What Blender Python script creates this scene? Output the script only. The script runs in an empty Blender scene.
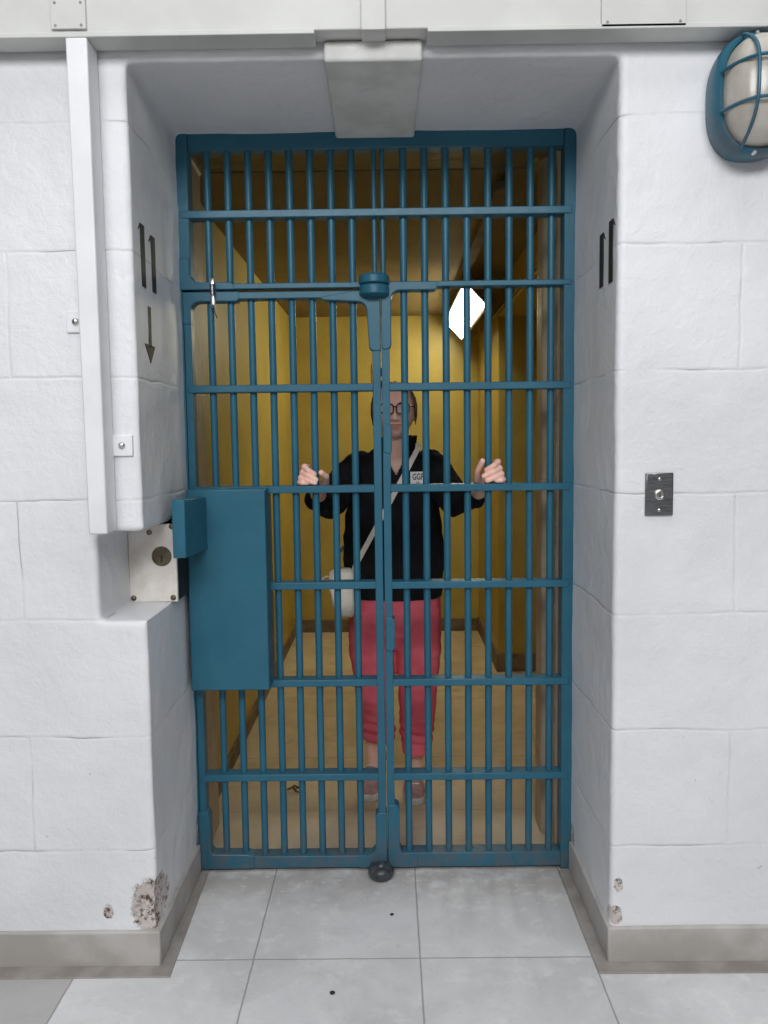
import bpy, bmesh, math, random
from math import sin, cos, pi, sqrt, exp
from mathutils import Vector, Matrix, noise
from mathutils.bvhtree import BVHTree
random.seed(7)
S = bpy.context.scene
COL = S.collection

# ------------------------------------------------------------------ materials
def lin(r, g, b):
    f = lambda c: (c/255/12.92 if c/255 <= .04045 else ((c/255+.055)/1.055)**2.4)
    return (f(r), f(g), f(b), 1)

class NT:
    def __init__(s, name):
        s.m = bpy.data.materials.new(name); s.m.use_nodes = True
        s.t = s.m.node_tree; s.t.nodes.clear()
        s.out = s.n('ShaderNodeOutputMaterial')
        s.b = s.n('ShaderNodeBsdfPrincipled')
        s.l(s.b.outputs[0], s.out.inputs[0])
        s.co = s.n('ShaderNodeTexCoord').outputs['Object']
    def n(s, k): return s.t.nodes.new(k)
    def l(s, a, b): s.t.links.new(a, b)
    def put(s, v, sock):
        if hasattr(v, 'links') or isinstance(v, bpy.types.NodeSocket): s.l(v, sock)
        else: sock.default_value = v
    def m_(s, op, a, b=0.0, c=None, clamp=False):
        q = s.n('ShaderNodeMath'); q.operation = op; q.use_clamp = clamp
        s.put(a, q.inputs[0]); s.put(b, q.inputs[1])
        if c is not None: s.put(c, q.inputs[2])
        return q.outputs[0]
    def xyz(s, v=None):
        q = s.n('ShaderNodeSeparateXYZ'); s.l(v or s.co, q.inputs[0]); return q.outputs
    def noise(s, scale, detail=4, rough=.55, dist=0, vec=None):
        q = s.n('ShaderNodeTexNoise'); q.inputs['Scale'].default_value = scale
        q.inputs['Detail'].default_value = detail; q.inputs['Roughness'].default_value = rough
        q.inputs['Distortion'].default_value = dist
        s.l(vec or s.co, q.inputs['Vector']); return q.outputs[0]
    def voro(s, scale):
        q = s.n('ShaderNodeTexVoronoi'); q.inputs['Scale'].default_value = scale
        s.l(s.co, q.inputs['Vector']); return q.outputs[0]
    def ramp(s, v, lo, hi):          # smooth 0..1
        q = s.n('ShaderNodeMapRange'); q.interpolation_type = 'SMOOTHSTEP'
        s.put(v, q.inputs[0]); q.inputs[1].default_value = lo; q.inputs[2].default_value = hi
        return q.outputs[0]
    def mix(s, f, a, b):
        q = s.n('ShaderNodeMix'); q.data_type = 'RGBA'
        s.put(f, q.inputs[0]); s.put(a, q.inputs[6]); s.put(b, q.inputs[7]); return q.outputs[2]
    def scale(s, vec):
        q = s.n('ShaderNodeMapping'); q.inputs['Scale'].default_value = vec
        s.l(s.co, q.inputs[0]); return q.outputs[0]
    def bump(s, h, strength=.3, dist=.01):
        q = s.n('ShaderNodeBump'); q.inputs['Strength'].default_value = strength
        q.inputs['Distance'].default_value = dist; s.put(h, q.inputs['Height'])
        s.l(q.outputs[0], s.b.inputs['Normal'])
    def set(s, base=None, rough=None, metal=None, spec=None):
        if base is not None: s.put(base, s.b.inputs['Base Color'])
        if rough is not None: s.put(rough, s.b.inputs['Roughness'])
        if metal is not None: s.put(metal, s.b.inputs['Metallic'])
        if spec is not None: s.put(spec, s.b.inputs['Specular IOR Level'])
        return s

def simple(name, c1, c2=None, rough=.5, metal=0, scale=25, bump=.1, bscale=60, spec=.5, stretch=None, bd=.003):
    t = NT(name); c2 = c2 or c1
    v = t.scale(stretch) if stretch else None
    f = t.ramp(t.noise(scale, 5, vec=v), .35, .65)
    t.set(t.mix(f, c1, c2), rough, metal, spec)
    if bump: t.bump(t.noise(bscale, 4, vec=v), bump, bd)
    return t.m

def wall_material():
    t = NT('white_painted_masonry')
    x, y, z = t.xyz()
    wob = t.m_('MULTIPLY', t.m_('SUBTRACT', t.noise(5, 3), .5), .022)
    zz = t.m_('ADD', z, wob)
    cz = t.m_('DIVIDE', t.m_('SUBTRACT', zz, .322), .3125)
    dz = t.m_('MULTIPLY', t.m_('ABSOLUTE', t.m_('SUBTRACT', t.m_('FRACT', t.m_('ADD', cz, .5)), .5)), .3125)
    course = t.m_('FLOOR', cz)
    par = t.m_('MODULO', t.m_('ADD', course, 20.0), 2.0)
    xx = t.m_('ADD', t.m_('SUBTRACT', x, .89), t.m_('MULTIPLY', par, .46))
    xx = t.m_('ADD', xx, wob)
    fx = t.m_('DIVIDE', xx, .9235)
    dx = t.m_('MULTIPLY', t.m_('ABSOLUTE', t.m_('SUBTRACT', t.m_('FRACT', t.m_('ADD', fx, .5)), .5)), .9235)
    g = t.n('ShaderNodeNewGeometry'); ny = t.xyz(g.outputs['Normal'])[1]
    front = t.ramp(ny, -.6, -.9)
    dx = t.m_('ADD', dx, t.m_('MULTIPLY', t.m_('SUBTRACT', 1, front), 1))
    d = t.m_('MINIMUM', dz, dx)
    fade = t.ramp(t.noise(3.1, 3), .35, .6)
    groove = t.m_('MULTIPLY', t.ramp(d, .007, .0), t.m_('ADD', .15, t.m_('MULTIPLY', fade, .85)))
    crack = t.m_('MULTIPLY', t.ramp(d, .0022, .0008), t.ramp(t.noise(4, 4), .50, .62))
    # spots where the plaster has broken away
    def spot(cx, cy, cz_, rx, ry, rz, amp=.55):
        a = t.m_('POWER', t.m_('DIVIDE', t.m_('SUBTRACT', x, cx), rx), 2.0)
        b = t.m_('POWER', t.m_('DIVIDE', t.m_('SUBTRACT', y, cy), ry), 2.0)
        c = t.m_('POWER', t.m_('DIVIDE', t.m_('SUBTRACT', z, cz_), rz), 2.0)
        r = t.m_('ADD', t.m_('SQRT', t.m_('ADD', t.m_('ADD', a, b), c)), t.m_('MULTIPLY', t.m_('SUBTRACT', t.noise(34, 5, .65), .5), amp*2))
        return t.ramp(r, 1.0, .88)
    dm = t.m_('MAXIMUM', spot(-.650, 2.105, .165, .060, .12, .080), spot(-.768, 2.1, .15, .016, .03, .022))
    dm = t.m_('MAXIMUM', dm, spot(.592, 2.1, .128, .020, .04, .030))
    dm = t.m_('MAXIMUM', dm, spot(.60, 2.1, .215, .012, .03, .022, .8))
    dm = t.m_('MAXIMUM', dm, spot(.575, 2.56, .11, .02, .035, .06))
    dm = t.m_('MAXIMUM', dm, spot(-.637, 2.58, .13, .02, .03, .09))
    base = t.mix(t.ramp(t.noise(2.2, 4), .3, .7), lin(233, 233, 236), lin(222, 222, 225))
    # fine grime specks and scuffs
    specks = t.m_('MULTIPLY', t.ramp(t.noise(48, 3, .6), .715, .76), t.ramp(z, 1.0, .15))
    scuff = t.m_('MULTIPLY', t.ramp(t.noise(9, 6, .7, 1.5, t.scale((.5, 1, 2.2))), .66, .74), .35)
    base = t.mix(t.m_('MULTIPLY', specks, .6), base, lin(120, 108, 98))
    base = t.mix(t.m_('MULTIPLY', scuff, t.ramp(z, 1.5, .2)), base, lin(176, 170, 166))
    base = t.mix(t.m_('MULTIPLY', crack, .55), base, lin(150, 146, 142))
    base = t.mix(t.m_('MULTIPLY', groove, .12), base, lin(190, 188, 186))
    vs = t.ramp(t.noise(95, 4, .7), .40, .60)
    broken = t.mix(vs, lin(92, 74, 62), lin(214, 206, 200))
    broken = t.mix(t.ramp(t.noise(30, 3), .45, .6), broken, lin(205, 196, 192))
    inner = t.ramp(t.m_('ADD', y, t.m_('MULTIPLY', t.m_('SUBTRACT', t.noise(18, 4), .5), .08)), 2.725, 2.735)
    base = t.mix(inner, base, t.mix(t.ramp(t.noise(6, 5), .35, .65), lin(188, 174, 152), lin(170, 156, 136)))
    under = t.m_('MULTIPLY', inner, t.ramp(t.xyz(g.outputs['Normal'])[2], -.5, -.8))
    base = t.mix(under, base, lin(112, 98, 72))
    base = t.mix(dm, base, broken)
    t.set(base, t.m_('ADD', .42, t.m_('MULTIPLY', dm, .4)), 0, .35)
    h = t.m_('MULTIPLY', t.noise(26, 6, .62), .8)
    h = t.m_('ADD', h, t.m_('MULTIPLY', t.noise(7, 4, .5, .4), .55))
    h = t.m_('ADD', h, t.m_('MULTIPLY', t.noise(110, 3, .6), .16))
    h = t.m_('SUBTRACT', h, t.m_('MULTIPLY', groove, .30))
    h = t.m_('SUBTRACT', h, t.m_('MULTIPLY', crack, .6))
    h = t.m_('ADD', h, t.m_('MULTIPLY', dm, t.m_('SUBTRACT', t.m_('MULTIPLY', t.noise(80, 5, .7), 2.2), 1.6)))
    t.bump(h, .42, .012)
    return t.m

def floor_material():
    t = NT('grey_stone_slabs')
    x, y, z = t.xyz()
    w = t.m_('MULTIPLY', t.m_('SUBTRACT', t.noise(14, 3), .5), .004)
    d = None
    for a in (-1.33, -.848, -.3835, .07, .537, 1.0, 1.47):
        q = t.m_('ABSOLUTE', t.m_('SUBTRACT', t.m_('ADD', x, w), a))
        d = q if d is None else t.m_('MINIMUM', d, q)
    for a in (2.119, 1.20, .28, -.64):
        d = t.m_('MINIMUM', d, t.m_('ABSOLUTE', t.m_('SUBTRACT', t.m_('ADD', y, w), a)))
    joint = t.ramp(d, .0032, .0012)
    c = t.mix(t.ramp(t.noise(3.2, 6, .62, .6), .33, .67), lin(196, 196, 197), lin(214, 214, 215))
    c = t.mix(t.m_('MULTIPLY', t.ramp(t.noise(13, 6, .7), .5, .68), .5), c, lin(226, 226, 226))
    c = t.mix(t.m_('MULTIPLY', t.ramp(t.noise(60, 4, .7), .56, .7), .25), c, lin(168, 164, 160))
    left = t.ramp(x, -.845, -.851)
    c = t.mix(t.m_('MULTIPLY', left, .6), c, lin(150, 146, 144))
    # scuffed pale / dusty patch worn in front of the gate and grime along the sill
    dust = t.m_('MULTIPLY', t.ramp(y, 2.30, 2.56), t.ramp(t.noise(9, 5, .65), .3, .6))
    c = t.mix(t.m_('MULTIPLY', dust, .6), c, lin(152, 143, 136))
    c = t.mix(t.m_('MULTIPLY', t.m_('MULTIPLY', t.ramp(t.noise(30, 2, .5), .62, .66), t.ramp(y, 2.2, 2.35)), .5), c, lin(214, 213, 214))
    c = t.mix(t.m_('MULTIPLY', joint, .6), c, lin(112, 106, 100))
    t.set(c, t.m_('ADD', .55, t.m_('MULTIPLY', t.noise(8), .2)), 0, .4)
    t.bump(t.m_('SUBTRACT', t.m_('MULTIPLY', t.noise(40, 5, .6), .35), joint), .25, .004)
    return t.m

def cell_floor_material():
    t = NT('worn_tan_concrete')
    x, y, z = t.xyz()
    c = t.mix(t.ramp(t.noise(2.6, 6, .6, .5), .3, .7), lin(198, 180, 144), lin(220, 204, 172))
    c = t.mix(t.m_('MULTIPLY', t.ramp(t.noise(7, 5, .6), .5, .72), .6), c, lin(184, 160, 122))
    d = t.m_('ABSOLUTE', t.m_('SUBTRACT', y, 3.02))
    for a in (3.55, 4.5):
        d = t.m_('MINIMUM', d, t.m_('ABSOLUTE', t.m_('SUBTRACT', y, a)))
    c = t.mix(t.m_('MULTIPLY', t.ramp(d, .004, .001), .4), c, lin(90, 74, 56))
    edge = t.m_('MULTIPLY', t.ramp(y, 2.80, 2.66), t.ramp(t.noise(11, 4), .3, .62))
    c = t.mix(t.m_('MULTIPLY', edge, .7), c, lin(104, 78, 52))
    pale = t.m_('MULTIPLY', t.ramp(y, 3.35, 2.85), t.ramp(t.noise(5, 4), .2, .6))  # daylight near the gate painted in as a paler, greyer floor
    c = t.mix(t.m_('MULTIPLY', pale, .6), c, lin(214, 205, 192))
    t.set(c, .6, 0, .35); t.bump(t.noise(35, 5), .2, .004)
    return t.m

def teal_material():
    t = NT('teal_gloss_paint')
    c = t.mix(t.ramp(t.noise(6, 5), .3, .7), lin(36, 93, 115), lin(43, 101, 122))
    chip = t.ramp(t.noise(70, 5, .7), .735, .77)
    c = t.mix(t.m_('MULTIPLY', chip, .7), c, lin(92, 84, 84))
    z = t.xyz()[2]
    worn = t.m_('MULTIPLY', t.ramp(z, .20, .03), t.ramp(t.noise(24, 5, .65), .36, .58))
    c = t.mix(t.m_('MULTIPLY', worn, .7), c, lin(84, 92, 100))
    t.set(c, t.m_('ADD', .30, t.m_('MULTIPLY', t.noise(30), .2)), 0, .38)
    t.bump(t.noise(55, 4), .10, .004)
    return t.m

M = {}
M['wall'] = wall_material()
M['floor'] = floor_material()
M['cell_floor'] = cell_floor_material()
M['teal'] = teal_material()
M['yellow'] = simple('yellow_gloss_wall_paint', lin(184, 163, 82), lin(172, 151, 74), .42, 0, 3, .18, 18, .4, bd=.01)
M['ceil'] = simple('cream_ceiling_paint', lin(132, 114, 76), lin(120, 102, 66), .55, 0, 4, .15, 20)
M['skirt_in'] = simple('dull_brown_cement', lin(128, 110, 84), lin(100, 84, 62), .6, 0, 9, .2, 40)
M['skirt'] = simple('grey_cement_render', lin(186, 182, 178), lin(166, 161, 156), .6, 0, 7, .25, 45)
M['strip'] = simple('dusty_grey_cement', lin(158, 152, 148), lin(138, 131, 126), .65, 0, 10, .25, 50)
M['white'] = simple('white_enamel_paint', lin(236, 236, 238), lin(228, 228, 230), .4, 0, 6, .12, 30, .4)
M['beam'] = simple('off_white_enamel_paint', lin(206, 206, 203), lin(198, 198, 195), .45, 0, 6, .12, 30, .4)
M['plaster'] = simple('off_white_plaster', lin(222, 222, 220), lin(206, 205, 202), .6, 0, 9, .4, 30, .3, bd=.008)
M['plate'] = simple('dirty_cream_enamel', lin(232, 228, 222), lin(214, 206, 196), .45, 0, 14, .2, 40)
M['steel'] = simple('brushed_steel', lin(120, 120, 122), lin(150, 150, 152), .32, 1, 30, .1, 80, stretch=(1, 1, 12))
M['bright'] = simple('bright_zinc', lin(215, 215, 212), lin(190, 190, 188), .3, 1, 40, .1, 90)
M['brass'] = simple('tarnished_brass', lin(126, 118, 100), lin(98, 90, 74), .4, .8, 40, .2, 90)
M['dark'] = simple('dark_slot', lin(30, 27, 24), lin(22, 20, 18), .6)
M['black_paint'] = simple('black_stencil_paint', lin(26, 24, 24), lin(38, 34, 33), .5)
M['worn_paint'] = simple('worn_brown_stencil_paint', lin(66, 54, 46), lin(40, 34, 31), .55, 0, 40)
M['iron'] = simple('worn_dark_iron', lin(84, 90, 98), lin(60, 62, 66), .4, .4, 40, .25, 60)
M['skin'] = None
M['hair'] = simple('brown_hair', lin(88, 68, 50), lin(58, 44, 33), .5, 0, 60, .8, 120, stretch=(1, 1, .12))
M['jacket'] = simple('black_fleece', lin(30, 30, 35), lin(21, 21, 25), .9, 0, 9, .3, 160, .2)
M['trousers'] = simple('rose_red_cotton', lin(234, 112, 126), lin(218, 96, 110), .85, 0, 8, .3, 150, .2)
M['seam'] = simple('charcoal_zip', lin(48, 48, 54), None, .5)
M['mauve'] = simple('mauve_canvas', lin(186, 152, 148), lin(168, 134, 130), .85, 0, 30, .3, 150, .2)
M['rubber'] = simple('off_white_rubber', lin(226, 220, 212), lin(204, 196, 188), .6)
M['bag'] = simple('cream_canvas', lin(240, 234, 222), lin(226, 218, 204), .8, 0, 12, .4, 60, .2)
M['patch'] = simple('white_fabric_patch', lin(240, 238, 238), None, .7)
M['frame'] = simple('dark_tortoise_acetate', lin(40, 24, 22), lin(62, 34, 28), .25, 0, 60, 0)
M['eye'] = simple('eye_white', lin(232, 226, 222), None, .2, bump=0)
M['iris'] = simple('grey_blue_iris', lin(60, 70, 78), None, .2, bump=0)
M['lip'] = simple('lip_skin', lin(226, 152, 142), lin(216, 138, 130), .4, 0, 30, .1)
M['leaf'] = simple('dry_brown_leaf', lin(112, 76, 44), lin(84, 54, 32), .7)
M['stone'] = simple('black_grit', lin(44, 42, 40), lin(30, 28, 27), .7)
t = NT('fair_skin')
t.set(t.mix(t.ramp(t.noise(14, 4), .35, .68), lin(244, 200, 182), lin(236, 180, 164)), .48, 0, .4)
t.b.inputs['Subsurface Weight'].default_value = .12; t.b.inputs['Subsurface Radius'].default_value = (.01, .004, .002)
t.b.inputs['Subsurface Scale'].default_value = .5
t.bump(t.noise(120, 3), .08, .002); M['skin'] = t.m
t = NT('lit_diffuser')
t.set((.95, .92, .82, 1), .4); t.b.inputs['Emission Color'].default_value = (1, .93, .68, 1)
t.b.inputs['Emission Strength'].default_value = 18.0; M['lamp_on'] = t.m
t = NT('frosted_glass')
t.set(t.mix(t.ramp(t.noise(10, 4), .4, .7), lin(218, 212, 202), lin(200, 192, 180)), .22, 0, .6)
t.b.inputs['Transmission Weight'].default_value = .35; t.bump(t.noise(60, 3), .1, .003)
z = t.xyz()[2]
M['frost'] = t.m
t = NT('spectacle_glass')
tr = t.n('ShaderNodeBsdfTransparent'); mx = t.n('ShaderNodeMixShader')
t.b.inputs['Roughness'].default_value = .02; t.b.inputs['Base Color'].default_value = (.9, .92, .95, 1)
mx.inputs[0].default_value = .10
t.l(tr.outputs[0], mx.inputs[1]); t.l(t.b.outputs[0], mx.inputs[2]); t.l(mx.outputs[0], t.out.inputs[0])
M['lens'] = t.m

# ------------------------------------------------------------------ mesh helpers
ORG = {}
def org(o): return ORG.get(o.name, Vector((0, 0, 0))) if o else Vector((0, 0, 0))

def finish(name, me, mat, parent=None, smooth=38):
    mats = mat if isinstance(mat, (list, tuple)) else [mat]
    for q in mats: me.materials.append(q)
    me.shade_smooth()
    me.set_sharp_from_angle(angle=math.radians(smooth))
    o = bpy.data.objects.new(name, me); COL.objects.link(o)
    if parent:
        o.parent = parent; ORG[o.name] = org(parent)
        me.transform(Matrix.Translation(-org(parent)))
    return o

def obj(name, bm, mat, parent=None, bevel=0, seg=2, smooth=38, ang=40):
    bmesh.ops.recalc_face_normals(bm, faces=bm.faces)
    me = bpy.data.meshes.new(name); bm.to_mesh(me); bm.free()
    o = finish(name, me, mat, parent, smooth)
    if bevel:
        b = o.modifiers.new('edge', 'BEVEL'); b.width = bevel; b.segments = seg
        b.limit_method = 'ANGLE'; b.angle_limit = math.radians(ang)
    return o

def thing(name, label, cat, loc, group=None):
    o = bpy.data.objects.new(name, None); COL.objects.link(o)
    o.location = loc; o.empty_display_size = .05; ORG[o.name] = Vector(loc)
    return tag(o, label, cat, group)

def tag(o, label, cat, group=None):
    o['label'] = label; o['category'] = cat; o['kind'] = 'thing'
    if group: o['group'] = group
    return o

def struct(name, bm, mat, **k):
    o = obj(name, bm, mat, **k); o['kind'] = 'structure'; return o

def box(bm, x0, x1, y0, y1, z0, z1):
    v = [bm.verts.new(p) for p in ((x0,y0,z0),(x1,y0,z0),(x1,y1,z0),(x0,y1,z0),(x0,y0,z1),(x1,y0,z1),(x1,y1,z1),(x0,y1,z1))]
    for f in ((0,3,2,1),(4,5,6,7),(0,1,5,4),(1,2,6,5),(2,3,7,6),(3,0,4,7)): bm.faces.new([v[i] for i in f])
    return bm
def B(*a): return box(bmesh.new(), *a)

def prism(bm, pts, lo, hi, axis='y'):
    def P(a, b, c): return {'y': (a, c, b), 'z': (a, b, c), 'x': (c, a, b)}[axis]
    lo_v = [bm.verts.new(P(a, b, lo)) for a, b in pts]; hi_v = [bm.verts.new(P(a, b, hi)) for a, b in pts]
    n = len(pts)
    bm.faces.new(lo_v); bm.faces.new(hi_v[::-1])
    for i in range(n): bm.faces.new((lo_v[i], lo_v[(i+1) % n], hi_v[(i+1) % n], hi_v[i]))
    return bm

def loft(bm, rings, cap=True):
    R = [[bm.verts.new(p) for p in r] for r in rings]; n = len(R[0])
    for a, b in zip(R, R[1:]):
        for i in range(n): bm.faces.new((a[i], a[(i+1) % n], b[(i+1) % n], b[i]))
    if cap: bm.faces.new(R[0][::-1]); bm.faces.new(R[-1])
    return bm

def frame_of(d):
    d = d.normalized(); u = Vector((0, 0, 1)) if abs(d.z) < .9 else Vector((1, 0, 0))
    a = d.cross(u).normalized(); return a, d.cross(a).normalized()

def tube(bm, pts, r, seg=12, closed=False, flat=None):
    pts = [Vector(p) for p in pts]; n = len(pts); rings = []
    a = None
    for i, p in enumerate(pts):
        if closed: d = pts[(i+1) % n] - pts[i-1]
        else: d = pts[min(i+1, n-1)] - pts[max(i-1, 0)]
        d.normalize()
        if a is None: a, b = frame_of(d)
        else:
            a = (a - d*a.dot(d)).normalized()
        b = d.cross(a)
        rr = r[i] if isinstance(r, (list, tuple)) else r
        r2 = rr if flat is None else flat
        rings.append([p + a*rr*cos(2*pi*k/seg) + b*r2*sin(2*pi*k/seg) for k in range(seg)])
    if closed: rings.append(rings[0]); 
    if closed:
        R = [[bm.verts.new(q) for q in rg] for rg in rings[:-1]]; R.append(R[0])
        for A, Bq in zip(R, R[1:]):
            for i in range(seg): bm.faces.new((A[i], A[(i+1) % seg], Bq[(i+1) % seg], Bq[i]))
        return bm
    return loft(bm, rings)

def cyl(bm, p, q, r, seg=24, r2=None):
    return tube(bm, [p, q], [r, r if r2 is None else r2], seg)

def lathe(bm, c, prof, axis='z', seg=32):
    c = Vector(c); rings = []
    for r, h in prof:
        ring = []
        for k in range(seg):
            a, b = max(r, 1e-4)*cos(2*pi*k/seg), max(r, 1e-4)*sin(2*pi*k/seg)
            ring.append(c + Vector({'z': (a, b, h), 'y': (a, h, b), 'x': (h, a, b)}[axis]))
        rings.append(ring)
    return loft(bm, rings)

def ball(bm, c, r, seg=20):
    r = (r, r, r) if not isinstance(r, (tuple, list)) else r
    bmesh.ops.create_uvsphere(bm, u_segments=seg, v_segments=max(8, seg*2//3), radius=1,
        matrix=Matrix.Translation(Vector(c)) @ Matrix.Diagonal((*r, 1)))
    return bm

def limb(bm, pts):                     # ((x,y,z), radius) ...
    for (p, r) in pts: ball(bm, p, r, 14)
    for (p, r), (q, s) in zip(pts, pts[1:]): tube(bm, [p, q], [r, s], 16)
    return bm

def remesh(bm, voxel, smooth=0, factor=.5):
    bmesh.ops.recalc_face_normals(bm, faces=bm.faces)
    me = bpy.data.meshes.new('shape'); bm.to_mesh(me); bm.free()
    o = bpy.data.objects.new('shape', me); COL.objects.link(o)
    m = o.modifiers.new('r', 'REMESH'); m.mode = 'VOXEL'; m.voxel_size = voxel
    if smooth:
        s = o.modifiers.new('s', 'SMOOTH'); s.iterations = smooth; s.factor = factor
    dg = bpy.context.evaluated_depsgraph_get(); dg.update()
    out = bpy.data.meshes.new_from_object(o.evaluated_get(dg))
    bpy.data.objects.remove(o); bpy.data.meshes.remove(me)
    out.materials.clear()
    return out

def normals(me):
    return [v.vector.copy() for v in me.vertex_normals]

def arc(cx, cz, r, a0, a1, n=8):
    return [(cx + r*cos(math.radians(a0 + (a1-a0)*i/n)), cz + r*sin(math.radians(a0 + (a1-a0)*i/n))) for i in range(n+1)]

# ------------------------------------------------------------------ the setting
XL, XR = -.637, .580          # faces of the doorway reveal
YF, YB = 2.100, 2.940         # corridor face and cell face of the front wall
LZ = 2.340                    # lintel soffit
G = 2.577                     # front plane of the grille

def boolean(bm, cutters):
    me = bpy.data.meshes.new('w'); bmesh.ops.recalc_face_normals(bm, faces=bm.faces); bm.to_mesh(me); bm.free()
    o = bpy.data.objects.new('w', me); COL.objects.link(o); cs = []
    for c in cutters:
        cm = bpy.data.meshes.new('c'); bmesh.ops.recalc_face_normals(c, faces=c.faces); c.to_mesh(cm); c.free()
        co = bpy.data.objects.new('c', cm); COL.objects.link(co); cs.append(co)
        m = o.modifiers.new('b', 'BOOLEAN'); m.operation = 'DIFFERENCE'; m.object = co; m.solver = 'EXACT'
    m = o.modifiers.new('r', 'REMESH'); m.mode = 'VOXEL'; m.voxel_size = .0098
    s = o.modifiers.new('s', 'SMOOTH'); s.iterations = 1; s.factor = .5
    dg = bpy.context.evaluated_depsgraph_get(); dg.update()
    out = bpy.data.meshes.new_from_object(o.evaluated_get(dg))
    for q in cs + [o]: bpy.data.objects.remove(q)
    out.materials.clear()
    return out

plan = [(XL, 1.9), (XL, 2.66), (-.646, 3.1), (.527, 3.1), (.527, 2.83), (.556, 2.80), (.556, 2.662), (XR, 2.662), (XR, 1.9)]
wm = boolean(B(-2.0, 2.0, YF, YB, -.03, 3.1),
             [prism(bmesh.new(), plan, -.2, LZ, 'z'), B(-.757, -.55, 1.9, 2.53, .942, 1.178)])
nrm = normals(wm); W = []
for v in wm.vertices:                  # hand-trowelled unevenness, and the broken corner
    p = v.co.copy(); nv = nrm[v.index]
    if p.y < YB - .1:
        n1 = noise.noise(p*4.0)*.0030 + noise.noise(p*15.0)*.0013
        p2 = p + nv*n1
        d = sqrt(((p.x+.648)/.055)**2 + ((p.y-2.105)/.09)**2 + ((p.z-.165)/.078)**2)
        if d < 1.1:
            k = max(0, 1.1-d)
            p2 -= nv*(min(k*1.5, .8)*.012 + .008*k*noise.noise(p*60))
        p = p2
    W += p[:]
wm.vertices.foreach_set('co', W); wm.update()
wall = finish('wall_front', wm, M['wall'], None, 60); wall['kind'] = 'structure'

struct('floor', B(-2.6, 2.6, -3.5, 2.60, -.06, 0), M['floor'])
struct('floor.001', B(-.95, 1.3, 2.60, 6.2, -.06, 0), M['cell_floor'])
struct('wall_opposite', B(-2.6, 2.6, -2.85, -2.7, 0, 4.5), M['plaster'])
# cement border strip set along the wall and into the doorway
bm = prism(bmesh.new(), [(-2.4, 2.040), (-.592, 2.045), (-.605, 2.57), (-.66, 2.57), (-.66, 2.12), (-2.4, 2.12)], -.01, .004, 'z')
struct('trim_1', bm, M['strip'], bevel=.002)
bm = prism(bmesh.new(), [(2.4, 2.040), (.537, 2.045), (.538, 2.57), (.60, 2.57), (.60, 2.12), (2.4, 2.12)], -.01, .004, 'z')
struct('trim_2', bm, M['strip'], bevel=.002)
bm = prism(bmesh.new(), [(-2.0, 2.089), (-.628, 2.089), (-.628, 2.57), (-.66, 2.57), (-.66, 2.13), (-2.0, 2.13)], .0, .100, 'z')
struct('baseboard_left', bm, M['skirt'], bevel=.005)
bm = prism(bmesh.new(), [(2.0, 2.089), (.571, 2.089), (.571, 2.57), (.60, 2.57), (.60, 2.13), (2.0, 2.13)], .0, .100, 'z')
struct('baseboard_right', bm, M['skirt'], bevel=.005)
# plaster block projecting under the lintel
bm = bmesh.new()
rings = []
for y, a in ((2.076, 0), (2.20, .003), (2.40, .008), (2.61, .013)):
    x0, x1 = -.146 + .0 - a*.3, .094 - a*.3
    rings.append([(x0, y, 2.322), (x1, y, 2.322), (x1, y, 2.371), (x0, y, 2.371)])
loft(bm, rings)
struct('trim_3', bm, M['plaster'], bevel=.008, seg=3)

# the cell
CZ = 2.300
struct('wall_left', B(-.86, -.700, YB, 6.15, -.03, 2.5), M['yellow'])
struct('wall_back', B(-.80, 1.3, 5.99, 6.15, -.03, 2.5), M['yellow'])
bm = B(.655, 1.25, 4.90, 6.0, -.03, 2.5)          # pier
box(bm, 1.12, 1.25, YB, 4.92, -.03, 2.5)          # side of the alcove
box(bm, .655, 1.25, YB, 4.92, 2.125, 2.5)         # wall over the alcove
struct('wall_right', bm, M['yellow'], bevel=.004)
struct('ceiling', prism(bmesh.new(), [(YB+.001, 2.338), (3.35, CZ), (6.1, CZ), (6.1, 2.5), (YB+.001, 2.5)], -.80, 1.25, 'x'), M['ceil'])
struct('baseboard_cell_left', B(-.705, -.688, YB, 5.985, 0, .075), M['skirt_in'], bevel=.004)
struct('baseboard_cell_back', B(-.70, .655, 5.972, 5.995, 0, .092), M['skirt_in'], bevel=.004)
bm = prism(bmesh.new(), [(.642, 5.975), (.642, 4.885), (1.12, 4.885), (1.12, 4.91), (.66, 4.91), (.66, 5.975)], 0, .105, 'z')
struct('baseboard_cell_right', bm, M['skirt_in'], bevel=.004)

# stencilled numbers and arrow on the reveals (paint film on the wall)
def on_reveal(name, polys, x, mat, side):
    bm = bmesh.new()
    for pts in polys: prism(bm, pts, x, x + side*.0025, 'x')
    return obj(name, bm, mat, wall)
def one(y, z0, z1, w, flag):
    h = z1 - z0
    return [[(y-w/2, z0), (y+w/2, z0), (y+w/2, z1), (y-w/2 + (0 if flag > 0 else w*.0), z1)],
            [(y-w/2 - w*.55, z1-.022), (y-w/2, z1-.010), (y-w/2, z1), ]]
o = on_reveal('painted_number', one(2.190, 1.812, 1.973, .036, 1) + one(2.287, 1.815, 1.965, .036, 1), XL-.0005, M['black_paint'], 1)
o['label'] = 'black stencilled 11 on the left reveal'
o = on_reveal('painted_arrow', [[(2.217, 1.660), (2.240, 1.660), (2.244, 1.768), (2.219, 1.768)], [(2.180, 1.666), (2.272, 1.666), (2.228, 1.618)]], XL-.0005, M['worn_paint'], 1)
o['label'] = 'worn brown stencilled arrow pointing down under the left 11'
o = on_reveal('painted_number', one(2.165, 1.803, 1.960, .036, 1) + one(2.258, 1.808, 1.948, .036, 1), XR+.0005, M['black_paint'], -1)
o['label'] = 'black stencilled 11 on the right reveal'

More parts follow.
